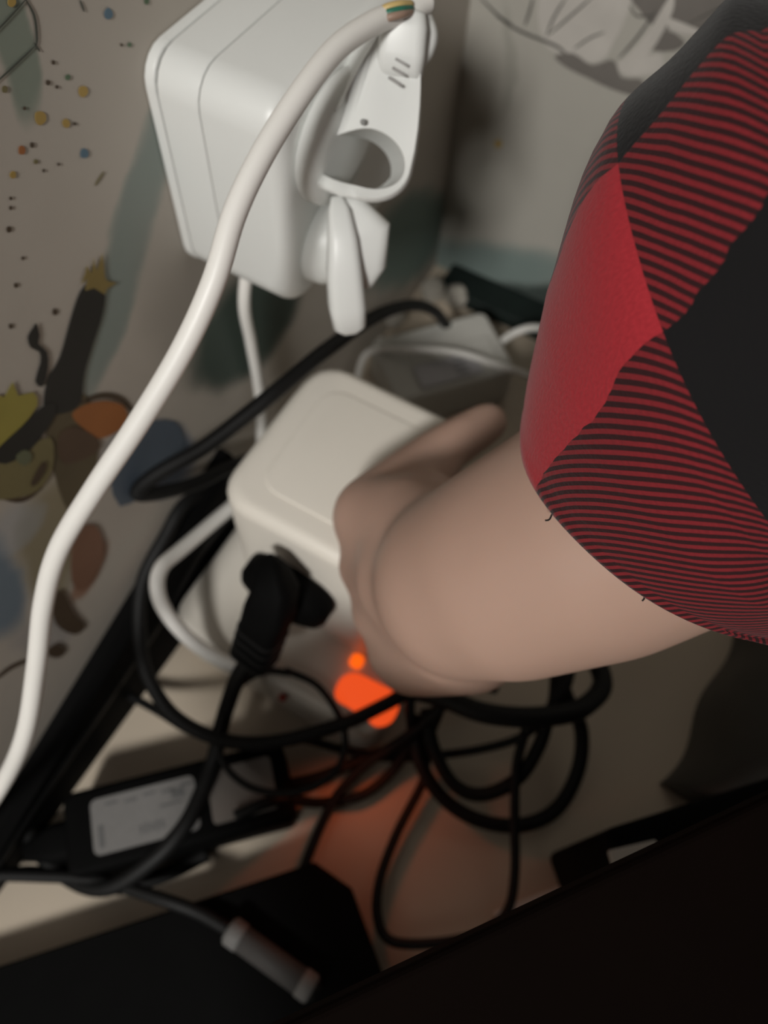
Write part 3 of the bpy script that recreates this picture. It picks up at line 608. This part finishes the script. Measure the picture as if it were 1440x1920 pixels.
arm_parts = [
    capsule_chain([(880, 1092, .243, .0300), (960, 1068, .232, .0325), (1120, 1000, .217, .0352), (1300, 890, .202, .0370), (1560, 640, .175, .039), (1900, 330, .150, .042)]),
    # back of the hand: metacarpals
    capsule_chain([(850, 1040, .256, .0235), (760, 990, .275, .0175), (684, 978, .292, .0125)]),
    capsule_chain([(850, 1080, .258, .0240), (760, 1060, .278, .0180), (694, 1062, .297, .0125)]),
    capsule_chain([(850, 1120, .258, .0240), (780, 1130, .280, .0180), (716, 1146, .300, .0122)]),
    capsule_chain([(860, 1160, .258, .0230), (800, 1190, .280, .0170), (742, 1222, .300, .0115)]),
    capsule_chain([(880, 1190, .262, .0200), (800, 1230, .288, .0150), (770, 1245, .300, .0125)]),
    # fingers folding down and under
    capsule_chain([(684, 978, .292, .0115), (694, 1000, .318, .0098), (760, 1020, .340, .0088), (815, 1030, .345, .0078)]),
    capsule_chain([(694, 1062, .297, .0118), (694, 1085, .326, .0100), (770, 1110, .350, .0090), (830, 1120, .352, .0080)]),
    capsule_chain([(716, 1146, .300, .0112), (712, 1170, .328, .0095), (780, 1190, .350, .0086), (835, 1190, .352, .0078)]),
    capsule_chain([(742, 1222, .300, .0105), (736, 1240, .325, .0088), (795, 1250, .342, .0080), (840, 1245, .344, .0070)]),
    capsule_chain([(800, 955, .282, .0150), (775, 915, .297, .0100), (830, 880, .306, .0080)]),
    capsule_chain([(860, 1100, .252, .0270), (790, 1080, .268, .0230), (740, 1080, .283, .0170)]),
    # thumb lying over the top of the cube
    capsule_chain([(850, 1030, .256, .0200), (770, 985, .275, .0180), (690, 962, .290, .0135), (790, 870, .308, .0105), (850, 832, .314, .0102), (915, 792, .321, .0088)]),
]
pe_root = empty('person', dp(1130, 980, .2), 'forearm and hand in a red and black checked flannel sleeve gripping the cream power cube', 'person')
raw = obj('arm_and_hand', join(*arm_parts), WHITE, None)
md = raw.modifiers.new('r', 'REMESH'); md.mode = 'VOXEL'; md.voxel_size = .0022
md = raw.modifiers.new('s', 'SMOOTH'); md.iterations = 24; md.factor = .5
bpy.context.view_layer.update()
dg = bpy.context.evaluated_depsgraph_get()
me = bpy.data.meshes.new_from_object(raw.evaluated_get(dg)); ml = Vector(raw.location)
bpy.data.objects.remove(raw)
skin = mat('skin', (.425, .275, .215), .48, .05, 35, bump=.05, sub=.15)
me.transform(Matrix.Translation(ml - Vector(pe_root.location))); me.materials.clear(); me.materials.append(skin)
me.polygons.foreach_set('use_smooth', [True] * len(me.polygons))
arm = bpy.data.objects.new('arm_and_hand', me); C.objects.link(arm); arm.parent = pe_root; arm['label'] = 'bare forearm and hand, thumb along the cube top'

# sleeve: rings swept up the arm, UV in metres so the check follows the cloth
def plaid():
    m = bpy.data.materials.new('buffalo_plaid'); m.use_nodes = True; nt = m.node_tree; L = nt.links; b = nt.nodes['Principled BSDF']
    b.inputs['Roughness'].default_value = .9; b.inputs['Specular IOR Level'].default_value = .15; b.inputs['Sheen Weight'].default_value = .08
    def M(op, a, bb=None):
        n = nt.nodes.new('ShaderNodeMath'); n.operation = op
        for i, v in enumerate((a, bb)):
            if v is None: continue
            if isinstance(v, (int, float)): n.inputs[i].default_value = v
            else: L.new(v, n.inputs[i])
        return n.outputs[0]
    tc = nt.nodes.new('ShaderNodeUVMap'); tc.uv_map = 'UVMap'; sp = nt.nodes.new('ShaderNodeSeparateXYZ')
    nz = nt.nodes.new('ShaderNodeTexNoise'); nz.inputs['Scale'].default_value = 40; L.new(tc.outputs[0], nz.inputs['Vector'])
    L.new(tc.outputs[0], sp.inputs[0])
    t2 = nt.nodes.new('ShaderNodeUVMap'); t2.uv_map = 'Twill'; s2 = nt.nodes.new('ShaderNodeSeparateXYZ'); L.new(t2.outputs[0], s2.inputs[0])
    sq = lambda c, cell: M('LESS_THAN', M('FRACT', M('DIVIDE', c, 2 * cell)), .5)
    a = sq(M('ADD', sp.outputs[0], CU), CU); c = sq(sp.outputs[1], CV)
    both = M('MULTIPLY', a, c); none = M('MULTIPLY', M('SUBTRACT', 1, a), M('SUBTRACT', 1, c))
    tw = M('ADD', M('ADD', M('MULTIPLY', s2.outputs[0], TWU), M('MULTIPLY', s2.outputs[1], TWV)), M('MULTIPLY', nz.outputs['Fac'], .0006))
    st = M('LESS_THAN', M('FRACT', M('DIVIDE', tw, .00150)), .48)
    # red amount: both -> 1, none -> 0, mixed -> twill stripe
    red = M('ADD', both, M('MULTIPLY', M('SUBTRACT', 1, M('ADD', both, none)), M('ADD', .06, M('MULTIPLY', st, .46))))
    fz = nt.nodes.new('ShaderNodeTexNoise'); fz.inputs['Scale'].default_value = 900; L.new(tc.outputs[0], fz.inputs['Vector'])
    mr = nt.nodes.new('ShaderNodeMix'); mr.data_type = 'RGBA'; mr.inputs[6].default_value = (.27, .017, .024, 1); mr.inputs[7].default_value = (.42, .030, .040, 1); L.new(fz.outputs['Fac'], mr.inputs[0])
    mk = nt.nodes.new('ShaderNodeMix'); mk.data_type = 'RGBA'; L.new(red, mk.inputs[0]); mk.inputs[6].default_value = (.008, .0075, .008, 1); L.new(mr.outputs[2], mk.inputs[7])
    L.new(mk.outputs[2], b.inputs['Base Color'])
    bp_ = nt.nodes.new('ShaderNodeBump'); bp_.inputs['Strength'].default_value = .35; bp_.inputs['Distance'].default_value = .0006
    L.new(M('ADD', fz.outputs['Fac'], M('MULTIPLY', st, .5)), bp_.inputs['Height']); L.new(bp_.outputs[0], b.inputs['Normal'])
    return m
CU, CV, TWU, TWV = .060, .0517, -.70, .70
rings = [(1258, 945, .203, .0430, 0), (1264, 922, .2005, .0438, .1), (1325, 800, .188, .0500, .45), (1380, 630, .175, .0530, .9), (1490, 565, .167, .0555, 1), (1620, 490, .158, .0570, 1), (1760, 400, .150, .056, 1), (1950, 300, .144, .057, 1)]
ends = []
def px_of(p):
    v = R.transposed() @ (p - CAM); return 720 + F_PX * v.x / v.z, 960 + F_PX * v.y / v.z
def sleeve():
    PP = [dp(r[0], r[1], r[2]) for r in rings]; up_arm = Vector((.78, .10, .42)).normalized()
    PP += [PP[-1] + up_arm * (.06 + .07 * k) for k in range(5)]
    P = catmull(PP, 8); N = len(P); Rr = lerp_list([r[3] for r in rings] + [.059, .061, .063, .065, .067], N); Bl = lerp_list([float(r[4]) for r in rings] + [1.0] * 5, N); S = 96
    ends.append(PP)
    V, UV, Fc = [], [], []; ln = 0; u = R @ Vector((.8, .6, 0))
    a0 = (R @ Vector((.37, -.70, -.61))).normalized(); a1 = (R @ Vector((.71, -.24, -.66))).normalized()
    for i in range(N):
        t = (a0 * (1 - Bl[i]) + a1 * Bl[i]).normalized()
        if i: ln += (P[i] - P[i - 1]).length
        u = (u - t * u.dot(t)).normalized(); v = t.cross(u)
        fold = 1 - .09 * math.exp(-((ln - FOLD) / .0035) ** 2) + .07 * math.exp(-((ln - FOLD - .016) / .009) ** 2)
        for s in range(S + 1):
            a = 2 * math.pi * s / S
            wr = 1 + .012 * math.sin(3 * a + ln * 60) * min(1, ln * 20) + .006 * math.sin(7 * a - ln * 90) + .012 * math.sin(ln * 75 + 2 * math.sin(a)) * min(1, ln * 12)
            V.append(P[i] + (u * math.cos(a) + v * math.sin(a)) * Rr[i] * wr * fold); du = a * .046 - uline(ln); UV.append((du * (1.5 + .7 * min(1, max(0, (ln - .02) / .03)) if du < 0 else .85), ln)); TW.append((a * .046, ln))
    for i in range(N - 1):
        for s in range(S):
            Fc.append((i * (S + 1) + s, i * (S + 1) + s + 1, (i + 1) * (S + 1) + s + 1, (i + 1) * (S + 1) + s))
    return V, Fc, UV
FOLD = .0765; TW = []
def uline(l):      # where one warp line of the check runs round the arm, by distance from the hem
    K = [(0, .1776), (.0295, .1927), (.0517, .1987), (.0719, .1897), (.10, .180), (1, .180)]
    for (a, u), (b, v) in zip(K[:-1], K[1:]):
        if l <= b: return u + (v - u) * (l - a) / (b - a)
V, Fc, UV = sleeve()
me = bpy.data.meshes.new('shirt_sleeve'); off = Vector(pe_root.location)
me.from_pydata([tuple(v - off) for v in V], [], Fc); uvl = me.uv_layers.new(name='UVMap'); uvt = me.uv_layers.new(name='Twill')
for p in me.polygons:
    for li in p.loop_indices: uvl.data[li].uv = UV[me.loops[li].vertex_index]; uvt.data[li].uv = TW[me.loops[li].vertex_index]
me.polygons.foreach_set('use_smooth', [True] * len(me.polygons)); me.materials.append(plaid())
sl_o = bpy.data.objects.new('shirt_sleeve', me); C.objects.link(sl_o); sl_o.parent = pe_root; sl_o['label'] = 'red and black checked flannel sleeve'
md = sl_o.modifiers.new('thick', 'SOLIDIFY'); md.thickness = .0014; md.offset = -1

for k, (a, b, c) in enumerate([((1036, 962), (1030, 974), (1022, 976)), ((1205, 1112), (1208, 1121), (1204, 1127)), ((1143, 372), (1138, 360), (1144, 348)), ((1160, 690), (1163, 700), (1159, 706))]):
    dd = [.1815, .1785, .170, .148][k]
    obj('loose_thread', tube([dp(a[0], a[1], dd), dp(b[0], b[1], dd), dp(c[0], c[1], dd)], .00022, 5, 4), BLACK, sl_o)
pa, pb_ = ends[0][-6], ends[0][-1]
obj('upper_arm', tube([pa.lerp(pb_, t) for t in (0, .3, .6, .99)], [.042, .046, .050, .052], 20), skin, pe_root)
